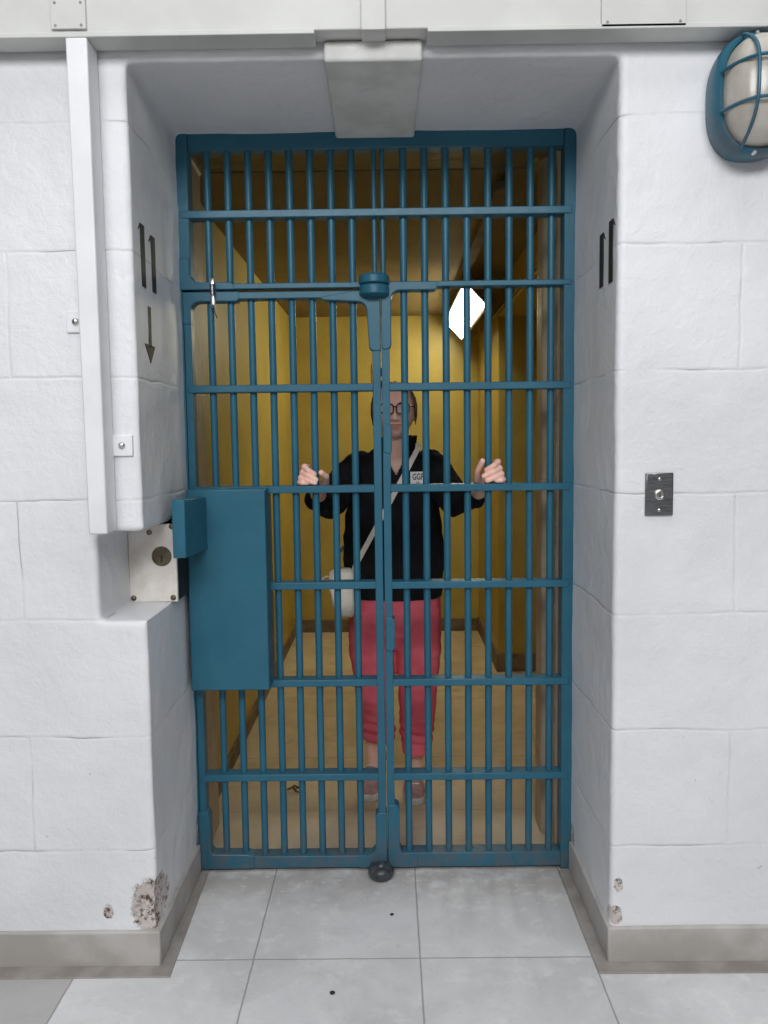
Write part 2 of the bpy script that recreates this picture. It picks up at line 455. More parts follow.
# ------------------------------------------------------------------ trunking
T = thing('cable_trunking', 'wide off-white horizontal metal trunking running over the doorway', 'trunking', (0, 2.1, 2.372))
obj('trunking_body', B(-2.0, 2.0, 2.03, 2.093, 2.373, 2.62), M['beam'], T, bevel=.003)
for x0, x1 in ((-2.0, -.163), (.104, 2.0)):
    obj('lower_lip', B(x0, x1, 2.022, 2.093, 2.362, 2.374), M['beam'], T, bevel=.002)
def cover(x0, x1, z0, z1, holes, y=2.022):
    c = obj('cover_plate', B(x0, x1, y, 2.031, z0, z1), M['beam'], T, bevel=.0012)
    for hx, hz in holes:
        obj('screw', lathe(bmesh.new(), (hx, y, hz), [(.0035, .002), (.0035, -.0008), (.0018, -.0016)], 'y', 12), M['strip'], c)
cover(-.785, -.702, 2.381, 2.53, [(-.774, 2.389), (-.713, 2.389), (-.774, 2.440), (-.713, 2.440)])
cover(.513, .712, 2.366, 2.53, [(.527, 2.377), (.698, 2.377), (.527, 2.50), (.698, 2.50)])
obj('joint_strap', B(-.053, .005, 2.018, 2.093, 2.3665, 2.60), M['beam'], T, bevel=.002)

T = thing('cable_trunking', 'narrow white vertical metal trunking fixed to the wall left of the gate', 'trunking', (-.725, 2.1, 1.178))
bm = loft(bmesh.new(), [[(-.747, 2.02, 1.180), (-.700, 2.02, 1.180), (-.700, 2.094, 1.180), (-.747, 2.094, 1.180)],
                        [(-.752, 2.02, 2.361), (-.701, 2.02, 2.361), (-.701, 2.094, 2.361), (-.752, 2.094, 2.361)]])
obj('trunking_body', bm, M['white'], T, bevel=.004)
for x0, x1, z0, z1, bx in ((-.807, -.74, 1.684, 1.738, -.783), (-.71, -.652, 1.372, 1.426, -.679)):
    c = obj('bracket', B(x0, x1, 2.092, 2.103, z0, z1), M['white'], T, bevel=.002)
    obj('bolt', lathe(bmesh.new(), (bx, 2.092, (z0+z1)/2), [(.0095, .003), (.0095, -.002), (.007, -.006), (.003, -.0075)], 'y', 12), M['bright'], c)

# ------------------------------------------------------------------ lock niche plate
T = thing('lock_plate', 'cream steel plate with round keyhole set in the niche left of the gate', 'lock plate', (-.69, 2.36, .943))
obj('plate', B(-.756, -.617, 2.350, 2.362, .9445, 1.172), M['plate'], T, bevel=.002)
obj('case', B(-.750, -.6185, 2.362, 2.492, .9455, 1.168), M['dark'], T, bevel=.002)  # box coloured dark to stand for the shade beside the lock case
k = obj('keyhole_cylinder', lathe(bmesh.new(), (-.660, 2.350, 1.078), [(.029, .004), (.029, -.001), (.0265, -.004), (.0235, -.004), (.0225, -.0022), (.004, -.0022)], 'y', 32), M['brass'], T)
obj('key_slot', B(-.6625, -.6575, 2.3470, 2.352, 1.062, 1.080), M['dark'], k)
for x, z in ((-.745, .957), (-.630, .957), (-.693, 1.148), (-.628, 1.165)):
    obj('bolt', lathe(bmesh.new(), (x, 2.350, z), [(.008, .002), (.008, -.003), (.005, -.0055), (.002, -.006)], 'y', 12), M['brass'], T)

# ------------------------------------------------------------------ key switch on the right wall
T = thing('key_switch', 'small stainless steel key switch plate on the white wall right of the gate', 'switch', (.6905, 2.1, 1.204))
obj('plate', B(.655, .726, 2.092, 2.104, 1.203, 1.313), M['steel'], T, bevel=.003)
c = obj('key_cylinder', lathe(bmesh.new(), (.6905, 2.092, 1.257), [(.0135, .002), (.0135, -.004), (.0115, -.0055), (.0085, -.0055), (.0085, -.002), (.002, -.002)], 'y', 24), M['bright'], T)
obj('key_slot', B(.6895, .6915, 2.0885, 2.0905, 1.252, 1.262), M['dark'], c)
obj('indicator_hole', lathe(bmesh.new(), (.6905, 2.092, 1.282), [(.005, .002), (.005, -.001), (.003, -.001), (.003, .0005), (.0005, .0005)], 'y', 16), M['steel'], T)
for z in (1.2965, 1.217):
    obj('screw', lathe(bmesh.new(), (.6905, 2.092, z), [(.0042, .002), (.0042, -.0012), (.002, -.002)], 'y', 12), M['bright'], T)

# ------------------------------------------------------------------ bulkhead lamp
def stadium(cx, cz, rx, rz, y, n=48):
    pts = []
    for k in range(n):
        a = 2*pi*k/n; c, s = cos(a), sin(a)
        e = 2/2.6
        pts.append((cx + rx*abs(c)**e*(1 if c > 0 else -1), y, cz + rz*abs(s)**e*(1 if s > 0 else -1)))
    return pts
lx, lz = .889, 2.214
T = thing('bulkhead_light', 'oval teal bulkhead light with wire guard, unlit, high on the right wall', 'light', (lx, 2.1, 2.06))
bm = loft(bmesh.new(), [stadium(lx, lz, .098, .136, 2.105), stadium(lx, lz, .103, .141, 2.080), stadium(lx, lz, .104, .142, 2.05),
                        stadium(lx, lz, .101, .139, 2.030), stadium(lx, lz, .095, .133, 2.022), stadium(lx, lz, .087, .126, 2.024), stadium(lx, lz, .085, .124, 2.05)])
obj('housing', bm, M['teal'], T, smooth=50)
bm = loft(bmesh.new(), [stadium(lx, lz, .085*k, .123*k, y) for k, y in ((1, 2.045), (1, 2.022), (.985, 2.002), (.95, 1.984), (.88, 1.968), (.76, 1.956), (.58, 1.947), (.34, 1.941), (.08, 1.939))])
obj('diffuser', bm, M['frost'], T, smooth=80)
g = bmesh.new()
def bow(px, horiz):
    out = []
    for k in range(25):
        s = -1 + 2*k/24
        d = 2.018 - .092*(1-abs(s)**3.2)
        if horiz: out.append((lx + s*.092, d, px))
        else: out.append((px, d, lz + s*.129))
    return out
wg = obj('wire_guard', tube(bmesh.new(), bow(lx-.044, 0), .0042, 8), M['teal'], T)
obj('wire', tube(bmesh.new(), bow(lx+.044, 0), .0042, 8), M['teal'], wg)
for z in (lz+.046, lz-.046): obj('wire', tube(bmesh.new(), bow(z, 1), .0042, 8), M['teal'], wg)
for z in (lz+.136, lz-.136):
    obj('screw', lathe(bmesh.new(), (lx-.008, 2.030, z), [(.0055, .004), (.0055, -.005), (.004, -.007), (.001, -.007)], 'y', 14), M['bright'], T)

# ------------------------------------------------------------------ fixed grille
def bar(parent, x, z0, z1, r=.0112, y=G+.025):
    return obj('bar', cyl(bmesh.new(), (x, y, z0), (x, y, z1), r, 16), M['teal'], parent)
def flat(parent, name, x0, x1, zc, h=.0115, y0=G-.003, y1=G+.050):
    return obj(name, B(x0, x1, y0, y1, zc-h, zc+h), M['teal'], parent, bevel=.0025)
def plate(parent, name, pts, y0=G-.004, y1=G+.045, bev=.003):
    return obj(name, prism(bmesh.new(), pts, y0, y1, 'y'), M['teal'], parent, bevel=bev)

F = thing('barred_grille', 'fixed teal barred grille: transom and right-hand half around the gate', 'grille', (0, G, 0))
obj('left_post', B(-.641, -.6315, G+.004, G+.060, 0, 1.874), M['teal'], F, bevel=.002)
obj('left_post', B(-.641, -.603, G, G+.060, 1.874, LZ+.004), M['teal'], F, bevel=.003)
obj('right_post', B(.546, .583, G, G+.060, 0, LZ+.004), M['teal'], F, bevel=.003)
obj('top_rail', B(-.603, .546, G+.004, G+.060, 2.292, LZ+.004), M['teal'], F, bevel=.003)
flat(F, 'cross_rail', -.628, .570, 2.1005)
flat(F, 'transom_rail', -.606, .570, 1.8835, .0085)
for z in (1.5705, 1.254, .9455, .629, .3170): flat(F, 'cross_rail', .004, .569, z)
flat(F, 'bottom_rail', .006, .547, .036, .024, G, G+.055)
obj('closing_stile', B(-.0175, .0070, G, G+.040, .012, 1.876), M['teal'], F, bevel=.002)
for k in range(8): bar(F, -.549 + .0634*k, 1.880, 2.30)
for k in range(8): bar(F, .0535 + .0654*k, .03, 2.30)
for x in (-.036, -.010): bar(F, x, 1.880, 2.30, .0075)
# shaped forged plates
plate(F, 'corner_plate', [(-.640, 1.874), (-.470, 1.874), (-.470, 1.886), (-.477, 1.8965), (-.575, 1.8965)] + arc(-.575, 1.9265, .030, 270, 180, 6) + [(-.605, 1.97), (-.640, 1.97)])
plate(F, 'hinge_plate', [(-.018, 1.874), (-.018, 1.690), (-.006, 1.684), (.008, 1.690), (.013, 1.70), (.013, 1.83)] + arc(.040, 1.838, .027, 180, 90, 6) + [(.150, 1.865), (.157, 1.8735), (.157, 1.892), (.0, 1.892)])
plate(F, 'closing_plate', [(-.016, 1.368), (.005, 1.362), (.011, 1.370), (.011, 1.452), (-.016, 1.460)])
plate(F, 'closing_plate', [(-.016, .735), (.005, .732), (.014, .742), (.014, .838), (-.016, .843)])
plate(F, 'foot_plate', [(-.016, .012), (.080, .012), (.080, .050), (.030, .060), (.022, .080), (.022, .215), (.012, .224), (-.016, .224)])
obj('hinge_disc', lathe(bmesh.new(), (-.038, G-.004, 0), [(.042, 1.882), (.047, 1.886), (.047, 1.905), (.042, 1.911), (.015, 1.913)], 'z', 32), M['teal'], F)

# ------------------------------------------------------------------ hinged gate leaf
L = thing('barred_gate', 'hinged teal barred gate leaf with large lock case, closed, left half of doorway', 'gate', (-.33, G, 0))
obj('lock_stile', B(-.6295, -.607, G, G+.045, .012, 1.868), M['teal'], L, bevel=.003)
obj('hinge_stile', B(-.0465, -.0215, G, G+.040, .012, 1.868), M['teal'], L, bevel=.002)
flat(L, 'top_rail', -.607, -.04, 1.8555, .0105)
for z in (1.5705, 1.254, .9465, .630, .3180): flat(L, 'cross_rail', -.622, -.044, z)
flat(L, 'bottom_rail', -.607, -.046, .032, .020, G, G+.055)
for k in range(8): bar(L, -.549 + .0634*k, .03, 1.86)
plate(L, 'corner_plate', [(-.630, 1.868), (-.630, 1.77), (-.606, 1.77)] + arc(-.580, 1.812, .026, 180, 90, 6) + [(-.462, 1.838), (-.455, 1.846), (-.455, 1.868)])
plate(L, 'hinge_plate', [(-.020, 1.868), (-.020, 1.682), (-.047, 1.682), (-.056, 1.692), (-.062, 1.80)] + arc(-.090, 1.805, .028, 0, 90, 6)[:-1] + [(-.100, 1.833), (-.196, 1.838), (-.206, 1.848), (-.10, 1.866)])
plate(L, 'foot_plate', [(-.020, .012), (-.115, .012), (-.115, .045), (-.068, .058), (-.056, .075), (-.056, .190), (-.046, .198), (-.020, .198)])
plate(L, 'foot_plate', [(-.632, .012), (-.455, .012), (-.455, .054), (-.475, .060), (-.590, .062), (-.598, .075), (-.598, .190), (-.604, .205), (-.632, .205)])
obj('hinge_disc', lathe(bmesh.new(), (-.038, G-.006, 0), [(.018, 1.845), (.040, 1.847), (.046, 1.852), (.046, 1.874), (.042, 1.879), (.02, 1.880)], 'z', 32), M['teal'], L)
obj('pivot_knob', lathe(bmesh.new(), (-.040, G-.042, 0), [(.020, .001), (.036, .006), (.042, .018), (.041, .030), (.033, .039), (.016, .043), (.012, .049), (.003, .050)], 'z', 28), M['iron'], L)
obj('pivot_arm', B(-.075, -.008, G-.04, G+.02, .008, .034), M['iron'], L, bevel=.008)
lc = obj('lock_case', B(-.622, -.379, 2.495, G+.052, .634, 1.262), M['teal'], L, bevel=.004)
obj('bolt_housing', loft(bmesh.new(), [[(-.605, 2.268, 1.083), (-.5685, 2.268, 1.083), (-.5685, 2.268, 1.246), (-.605, 2.268, 1.248)],
                                   [(-.605, 2.50, 1.078), (-.558, 2.50, 1.078), (-.558, 2.50, 1.240), (-.605, 2.50, 1.242)]]), M['teal'], lc, bevel=.003)

# silver clasp closing gate and transom
T = thing('clasp', 'small silver clasp strapped over gate top and transom rail', 'clasp', (-.535, G, 1.86))
obj('strap', tube(bmesh.new(), [(-.535, G+.01, 1.903), (-.535, G-.010, 1.905), (-.535, G-.013, 1.895), (-.535, G-.012, 1.862), (-.534, G-.012, 1.828), (-.533, G-.004, 1.820)], .0075, 10, flat=.0025), M['bright'], T)
obj('barrel', cyl(bmesh.new(), (-.5335, G-.018, 1.888), (-.5335, G-.018, 1.856), .0075, 14), M['steel'], T)
obj('tail', tube(bmesh.new(), [(-.533, G-.010, 1.824), (-.530, G-.012, 1.805), (-.523, G-.010, 1.787)], .004, 8, flat=.002), M['brass'], T)

# ------------------------------------------------------------------ cell fittings
T = thing('ceiling_light', 'glowing slanted strip light in the corner of the cell ceiling', 'light', (.46, 4.4, 2.1))
def slant(y, o=0):
    return [(.400, y, 2.238), (.532, y, 2.096), (.566, y, 2.130), (.434, y, 2.272)]
bm = loft(bmesh.new(), [slant(4.36), slant(5.81)])
obj('light_housing', bm, M['skirt_in'], T, bevel=.004)
n = Vector((-1, 0, -.987)).normalized()*.006
for y in (4.7, 5.4): obj('bracket', B(.445, .475, y, y+.04, 2.22, CZ+.002), M['skirt_in'], T, bevel=.002)
q = [Vector((.410, 0, 2.227)) + n, Vector((.520, 0, 2.109)) + n]
q += [q[1] - n*2.2, q[0] - n*2.2]
bm = loft(bmesh.new(), [[(a.x, y, a.z) for a in q] for y in (4.385, 5.785)])
obj('diffuser', bm, M['lamp_on'], T)
T = thing('ceiling_conduit', 'dark flat conduit along the cell ceiling leading to the strip light', 'conduit', (.40, 3.6, CZ))
obj('conduit_body', B(.385, .435, YB+.005, 4.40, CZ-.028, CZ+.002), M['skirt_in'], T, bevel=.003)
T = thing('wall_conduit', 'thin round conduit along the top of the alcove in the cell', 'conduit', (.66, 3.6, 2.13))
tag(T, T['label'], 'conduit')
obj('conduit_tube', cyl(bmesh.new(), (.650, YB+.01, 2.150), (.650, 5.98, 2.150), .012, 12), M['ceil'], T)
T = thing('wall_vent', 'small yellow vent plate with two dark openings on the cell back wall', 'vent', (-.043, 5.99, 1.78))
obj('plate', B(-.112, .026, 5.980, 5.993, 1.775, 1.962), M['yellow'], T, bevel=.003)
for z0, z1 in ((1.872, 1.930), (1.795, 1.842)):
    obj('opening', B(-.085, .0, 5.977, 5.984, z0, z1), M['dark'], T, bevel=.001)

bm = bmesh.new()
pts = [(-.425, 3.21, .004), (-.412, 3.185, .018), (-.395, 3.19, .028), (-.380, 3.20, .016), (-.39, 3.215, .006)]
tube(bm, pts, [.003, .009, .012, .009, .002], 10, flat=.003)
tube(bm, [(-.40, 3.19, .022), (-.385, 3.175, .010), (-.368, 3.172, .006)], [.006, .006, .002], 8, flat=.002)
tag(obj('dry_leaf', bm, M['leaf'], smooth=80), 'curled brown dry leaf on the cell floor left of the visitor', 'leaf')
for x, y, r, lab in ((-.006, 2.324, .006, 'black speck of grit nearest the gate on the corridor floor'), (-.16, 1.977, .007, 'black speck of grit nearest the viewer on the corridor floor')):
    bm = ball(bmesh.new(), (x, y, r*.45), (r, r*.8, r*.55), 10)
    for v in bm.verts: v.co += Vector((noise.noise(v.co*300), noise.noise(v.co*310+Vector((3, 3, 3))), 0))*r*.35
    tag(obj('grit', bm, M['stone']), lab, 'grit')

# ------------------------------------------------------------------ the person
P = thing('person', 'person in black jacket and rose trousers gripping the bars with both hands', 'person', (.01, 3.2, 0))
HC = Vector((.024, 3.062, 1.512))
def sm(a, b, x):
    t_ = min(1, max(0, (x-a)/(b-a))); return t_*t_*(3-2*t_)
def gs(x, s): return exp(-(x/s)**2)
def head_point(d):
    dx, dy, dz = d
    low = sm(.05, -1, dz)
    w = 1 - .20*low**1.5 + .02*gs(dz+.25, .3)
    ex = lambda c, p: abs(c)**p*(1 if c > 0 else -1)
    x = .0735*ex(dx, .90)*w
    y = (.094 if dy < 0 else .098)*dy*(1 - (.06 if dy < 0 else .42)*low)
    z = .1075*dz
    if dy < 0:
        f = sm(0, -.45, dy)
        o = 0
        tip = gs(x, .0125)*(exp(-((z+.030)/(.026 if z > -.030 else .0085))**2))*.021
        bridge = gs(x, .010)*gs(z-.004, .02)*.005
        wings = (gs(x-.012, .007) + gs(x+.012, .007))*gs(z+.033, .008)*.007
        sock = -(gs(x-.028, .016) + gs(x+.028, .016))*gs(z-.006, .012)*.008
        brow = (gs(x-.027, .02) + gs(x+.027, .02))*gs(z-.024, .007)*.004
        cheek = (gs(x-.040, .02) + gs(x+.040, .02))*gs(z+.028, .02)*.005
        lips = gs(x, .024)*(gs(z+.0505-.12*abs(x)**1.2*2, .005)*.0042 + gs(z+.0600-.12*abs(x)**1.2*2, .006)*.0050)
        slit = -gs(x, .026)*gs(z+.0548, .0022)*.004
        chin = gs(x, .024)*gs(z+.092, .018)*.008
        under = -gs(x, .022)*gs(z+.073, .007)*.003
        o = tip + bridge + wings + sock + brow + cheek + lips + slit + chin + under
        y -= o*f
    return HC + Vector((x, y, z))

bm = bmesh.new()
NU, NV = 96, 72
rings = []
for j in range(NV+1):
    th = pi*(j + (.02 if j == 0 else -.02 if j == NV else 0))/NV
    rings.append([head_point((sin(th)*cos(2*pi*i/NU), sin(th)*sin(2*pi*i/NU), cos(th))) for i in range(NU)])
loft(bm, rings)
for s in (-1, 1):                                    # ears
    ball(bm, HC + Vector((s*.073, .012, -.008)), (.008, .017, .029), 14)
limb(bm, [((.026, 3.085, 1.440), .050), ((.024, 3.105, 1.35), .054), ((.022, 3.125, 1.30), .07)])
ball(bm, (.022, 3.125, 1.30), (.125, .082, .070), 24)
ball(bm, (.020, 3.14, 1.18), (.125, .085, .15), 24)
ball(bm, (.020, 3.16, 1.00), (.120, .085, .16), 24)
ball(bm, (.020, 3.175, .86), (.140, .095, .12), 24)
SHR, ELR, WRR = (-.128, 3.135, 1.305), (-.208, 2.925, 1.180), (-.236, 2.690, 1.232)
SHL, ELL, WRL = (.168, 3.135, 1.310), (.232, 2.925, 1.190), (.300, 2.690, 1.234)
limb(bm, [(SHR, .045), (ELR, .036), (WRR, .024)])
limb(bm, [(SHL, .045), (ELL, .036), (WRL, .024)])
def hand(bx, s, wr, fingers, thumb):
    # s = +1: fingers come round the bar from the +x side
    wr = Vector(wr)
    mcps = []
    for (pz, tx, tz, px, r) in fingers:
        mcp = Vector((bx + s*.030, 2.645, pz - .004)); mcps.append(mcp)
        pip = Vector((px, 2.592, pz)); dip = Vector((px*.5 + tx*.5 + s*.004, 2.5765, pz*.55 + tz*.45))
        tip = Vector((tx, 2.5785, tz))
        limb(bm, [(mcp, r*1.22), (pip, r*1.08), (dip, r*.98), (tip, r*.88)])
    for mcp in mcps: limb(bm, [(wr*.75 + mcp*.25, .017), (mcp*.72 + wr*.28 + Vector((-s*.006, 0, 0)), .0145), (mcp, .0108)])
    limb(bm, [(wr, .024), (wr*.45 + (mcps[1]+mcps[2])*.275 + Vector((-s*.008, .004, 0)), .021)])
    limb(bm, [(Vector(p), r) for p, r in thumb])
hand(-.232, -1, WRR, [(1.325, -.234, 1.302, -.266, .0094), (1.307, -.229, 1.284, -.272, .0096), (1.2905, -.232, 1.2745, -.278, .0092), (1.2755, -.256, 1.2745, -.282, .0083)],
     [((-.226, 2.672, 1.250), .017), ((-.203, 2.642, 1.272), .0125), ((-.1995, 2.610, 1.292), .0102), ((-.2125, 2.585, 1.306), .0092)])
hand(.3135, 1, WRL, [(1.333, .307, 1.308, .345, .0094), (1.3125, .299, 1.289, .350, .0096), (1.2945, .310, 1.2745, .356, .0092), (1.2765, .339, 1.2745, .362, .0083)],
     [((.306, 2.672, 1.254), .017), ((.285, 2.642, 1.276), .0125), ((.283, 2.612, 1.303), .0102), ((.2955, 2.586, 1.336), .0092)])
AKR, AKL = (-.072, 3.235, .105), (.092, 3.200, .105)
limb(bm, [((-.070, 3.17, .86), .085), ((-.068, 3.165, .48), .055), (AKR, .032), ((-.074, 3.230, .065), .029)])
limb(bm, [((.108, 3.17, .86), .085), ((.104, 3.135, .48), .055), (AKL, .032), ((.091, 3.195, .065), .029)])
limb(bm, [((-.076, 3.240, .055), .026), ((-.086, 3.15, .030), .016)])
limb(bm, [((.091, 3.205, .055), .026), ((.090, 3.11, .030), .016)])
me = remesh(bm, .0023, 2, .4)
me.materials.append(M['skin']); me.materials.append(M['lip'])
me.materials.clear()
lipz = HC.z - .0552
idx = []
for p in me.polygons:
    c = p.center
    q = ((c.x - HC.x)/.0265)**2 + ((c.z - lipz - .0035*((c.x - HC.x)/.0235)**2)/.0078)**2
    idx.append(1 if (q < 1 and c.y < HC.y - .05) else 0)
body = finish('body', me, [M['skin'], M['lip']], P, 180)
body.data.polygons.foreach_set('material_index', idx)

# eyes and brows
for s in (-1, 1):
    ex = HC.x + s*.0272
    e = obj('eye', ball(bmesh.new(), (ex, 2.9945, 1.5175), (.0125, .0125, .0088), 16), M['eye'], P, smooth=180); e['label'] = 'eye'
    obj('iris', lathe(bmesh.new(), (ex, 2.9815, 1.5175), [(.0055, .002), (.0055, 0), (.003, -.0008), (.0008, -.001)], 'y', 14), M['iris'], e)
    pts = []
    for k in range(9):
        u = -1 + 2*k/8
        xx = ex + u*.017*1; zz = 1.5405 - .004*u*u + .002*s*u
        dx = (xx-HC.x)/.0735; dzz = (zz-HC.z)/.1075
        dy = sqrt(max(.05, 1-dx*dx-dzz*dzz))
        pts.append((xx, HC.y - .094*dy - .0035, zz))
    obj('eyebrow', tube(bmesh.new(), pts, [.0012, .002, .0026, .0028, .0028, .0026, .0024, .0018, .001], 8), M['hair'], P)

# hair
bm = bmesh.new()
ball(bm, HC + Vector((0, .034, .016)), (.0765, .088, .0965), 40)
ball(bm, HC + Vector((0, .064, -.030)), (.062, .050, .066), 30)
hm = remesh(bm, .003, 2)
nrm = normals(hm); W = []
for v in hm.vertices:
    p = v.co - HC
    a = math.atan2(p.x, p.z + .03)
    W += (v.co + nrm[v.index]*(.0028*noise.noise(Vector((a*14, p.y*6, 0))) + .0015*noise.noise(Vector((a*40, p.y*10, 4)))))[:]
hm.vertices.foreach_set('co', W); hm.update()
hair = finish('hair', hm, M['hair'], P, 180)
for (pts) in ([(.090, 3.02, 1.575), (.1015, 3.025, 1.535), (.1035, 3.035, 1.495), (.1005, 3.05, 1.462)],
              [(.084, 3.005, 1.585), (.097, 3.01, 1.555), (.1005, 3.02, 1.52), (.098, 3.03, 1.49)],
              [(-.044, 3.02, 1.575), (-.057, 3.025, 1.54), (-.060, 3.035, 1.50), (-.055, 3.05, 1.46)],
              [(-.038, 3.005, 1.59), (-.053, 3.012, 1.555), (-.058, 3.022, 1.515), (-.054, 3.03, 1.48)]):
    obj('loose_strand', tube(bmesh.new(), pts, [.004, .006, .0045, .0015], 8), M['hair'], hair, smooth=80)

# glasses
gl = bmesh.new(); lenses = []
for s in (-1, 1):
    cx = HC.x + .001 + s*.0285
    pts = []
    for k in range(28):
        a = 2*pi*k/28; e = .52
        c_, s_ = cos(a), sin(a)
        pts.append((cx + .0232*abs(c_)**e*(1 if c_ > 0 else -1), 2.9535 + .010*max(0, s*c_), 1.5185 + .0170*abs(s_)**e*(1 if s_ > 0 else -1)*(1.0 if s_ > 0 else 1.05) + .002*s*c_))
    tube(gl, pts, .0026, 8, closed=True); lenses.append(pts)
    tube(gl, [(cx + s*.0235, 2.964, 1.527), (cx + s*.042, 2.990, 1.526), (HC.x + s*.0765, 3.05, 1.522), (HC.x + s*.0775, 3.085, 1.508)], .002, 8)
tube(gl, [(HC.x - .0065, 2.9535, 1.523), (HC.x + .001, 2.950, 1.526), (HC.x + .0085, 2.9535, 1.523)], .0021, 8)
gm = obj('glasses', gl, M['frame'], P, smooth=80)
for pts in lenses:
    b2 = bmesh.new(); prism(b2, [(p[0], p[2]) for p in pts], 2.9560, 2.9575, 'y'); obj('lens', b2, M['lens'], gm)

# jacket
def ell(cx, cy, z, rx, ry, n=36, p=.85):
    out = []
    for k in range(n):
        a = 2*pi*k/n; c_, s_ = cos(a), sin(a)
        out.append((cx + rx*abs(c_)**p*(1 if c_ > 0 else -1), cy + ry*abs(s_)**p*(1 if s_ > 0 else -1), z))
    return out
bm = bmesh.new()
loft(bm, [ell(.024, 3.175, .800, .180, .125), ell(.022, 3.172, .83, .187, .128), ell(.016, 3.165, .95, .196, .132), ell(.013, 3.155, 1.065, .187, .128),
          ell(.016, 3.145, 1.17, .176, .124), ell(.018, 3.135, 1.25, .170, .118), ell(.021, 3.13, 1.31, .155, .105), ell(.023, 3.122, 1.345, .120, .088), ell(.025, 3.112, 1.375, .078, .072), ell(.026, 3.105, 1.395, .068, .066)])
limb(bm, [((-.110, 3.135, 1.302), .066), ((-.150, 3.08, 1.268), .066), ((-.210, 2.930, 1.184), .056), ((-.226, 2.82, 1.206), .049), ((-.238, 2.745, 1.215), .043)])
limb(bm, [((.152, 3.135, 1.306), .066), ((.185, 3.08, 1.272), .066), ((.230, 2.930, 1.190), .056), ((.262, 2.82, 1.208), .049), ((.283, 2.745, 1.218), .043)])
jm = remesh(bm, .0042, 4)
bmj = bmesh.new(); bmj.from_mesh(jm); bpy.data.meshes.remove(jm)
bmj.normal_update()
for v in bmj.verts:                                   # folds
    p = v.co
    k = .0045*noise.noise(Vector((p.x*16, p.y*14, p.z*9))) + .0035*noise.noise(Vector((p.x*34 + p.z*12, p.y*30, p.z*22)))
    if abs(p.x - .02) > .15: k *= 1.5
    if p.z < .86: k *= .5
    v.co += v.normal*k
kill = []
for f in bmj.faces:
    c = f.calc_center_median()
    front = c.y < 3.09
    if front and c.z > 1.280 and abs(c.x - .0275) < (c.z - 1.280)*.50 + .002: kill.append(f)
    elif c.z > 1.385: kill.append(f)
bmesh.ops.delete(bmj, geom=kill, context='FACES')
JT = BVHTree.FromBMesh(bmj)
jacket = obj('jacket', bmj, M['jacket'], P, smooth=180)
sol = jacket.modifiers.new('thickness', 'SOLIDIFY'); sol.thickness = .004; sol.offset = -1
# stand-up collar with open front
bm = bmesh.new(); ra, rb = [], []
N = 40
for k in range(N+1):
    a = math.radians(-62 + (360-56)*0 + (304)*k/N)    # from front-right round the back to front-left
    t_ = abs(2*k/N - 1)                                # 1 at the open ends
    a = math.radians(-90 + 33 + (360-66)*k/N)
    base = Vector((.026 + .072*cos(a), 3.108 + .070*sin(a), 1.372 - .030*t_**3))
    top = Vector((.027 + (.074 + .006*t_)*cos(a), 3.102 + (.073 + .004*t_)*sin(a), 1.424 - .010*t_**4))
    ra.append(base); rb.append(top)
outer = [[r + Vector((0, 0, 0)) for r in ra], rb]
V = []
for a_, b_ in zip(ra, rb):
    cdir = Vector((a_.x - .026, a_.y - 3.108, 0)).normalized()*.0045
    V.append([bm.verts.new(a_ + cdir), bm.verts.new(b_ + cdir), bm.verts.new(b_ - cdir), bm.verts.new(a_ - cdir)])
for p_, q_ in zip(V, V[1:]):
    for i in range(4): bm.faces.new((p_[i], p_[(i+1) % 4], q_[(i+1) % 4], q_[i]))
bm.faces.new(V[0]); bm.faces.new(V[-1][::-1])
obj('collar', bm, M['jacket'], jacket, smooth=60)
def onj(x, z, off=.003, frm=2.4):
    h = JT.ray_cast(Vector((x, frm, z)), Vector((0, 1 if frm < 3.1 else -1, 0)))
    y = h[0].y if h[0] is not None else 3.05
    return Vector((x, y - off if frm < 3.1 else y + off, z))
tube_z = [onj(.028 + .010*k/10, 1.275 - .047*k, .0015) for k in range(11)]
obj('zip', tube(bmesh.new(), tube_z, .005, 8, flat=.002), M['seam'], jacket, smooth=80)
# chest patch with lettering
pc = [(.079, 1.288), (.146, 1.288), (.146, 1.236), (.081, 1.238)]
bm = bmesh.new()
g0 = []
NX, NZ = 8, 6
for j in range(NZ+1):
    row = []
    for i in range(NX+1):
        x = .079 + .067*i/NX; z = 1.289 - .050*j/NZ
        row.append(bm.verts.new(onj(x, z, .0035)))
    g0.append(row)
for j in range(NZ):
    for i in range(NX): bm.faces.new((g0[j][i], g0[j][i+1], g0[j+1][i+1], g0[j+1][i]))
patch = obj('chest_patch', bm, M['patch'], jacket, smooth=80)
m = patch.modifiers.new('thickness', 'SOLIDIFY'); m.thickness = .0015
patch['label'] = 'white chest patch'
def text_mesh(txt, x, z, size, sx, parent, name, mat):
    cu = bpy.data.curves.new(name, 'FONT'); cu.body = txt; cu.size = size; cu.extrude = .0008; cu.offset = size*.02
    to = bpy.data.objects.new('t', cu); COL.objects.link(to)
    dg = bpy.context.evaluated_depsgraph_get(); dg.update()
    tm = bpy.data.meshes.new_from_object(to.evaluated_get(dg))
    bpy.data.objects.remove(to)
    for v in tm.vertices:
        px, pz, pe = x + v.co.x*sx, z + v.co.y, v.co.z
        v.co = onj(px, pz, .0055 + pe)
    return finish(name, tm, mat, parent)
text_mesh('GGF', .0868, 1.2600, .0310, .68, patch, 'lettering', M['black_paint'])
text_mesh('LTD', .1000, 1.2450, .0085, .95, patch, 'lettering', M['black_paint'])

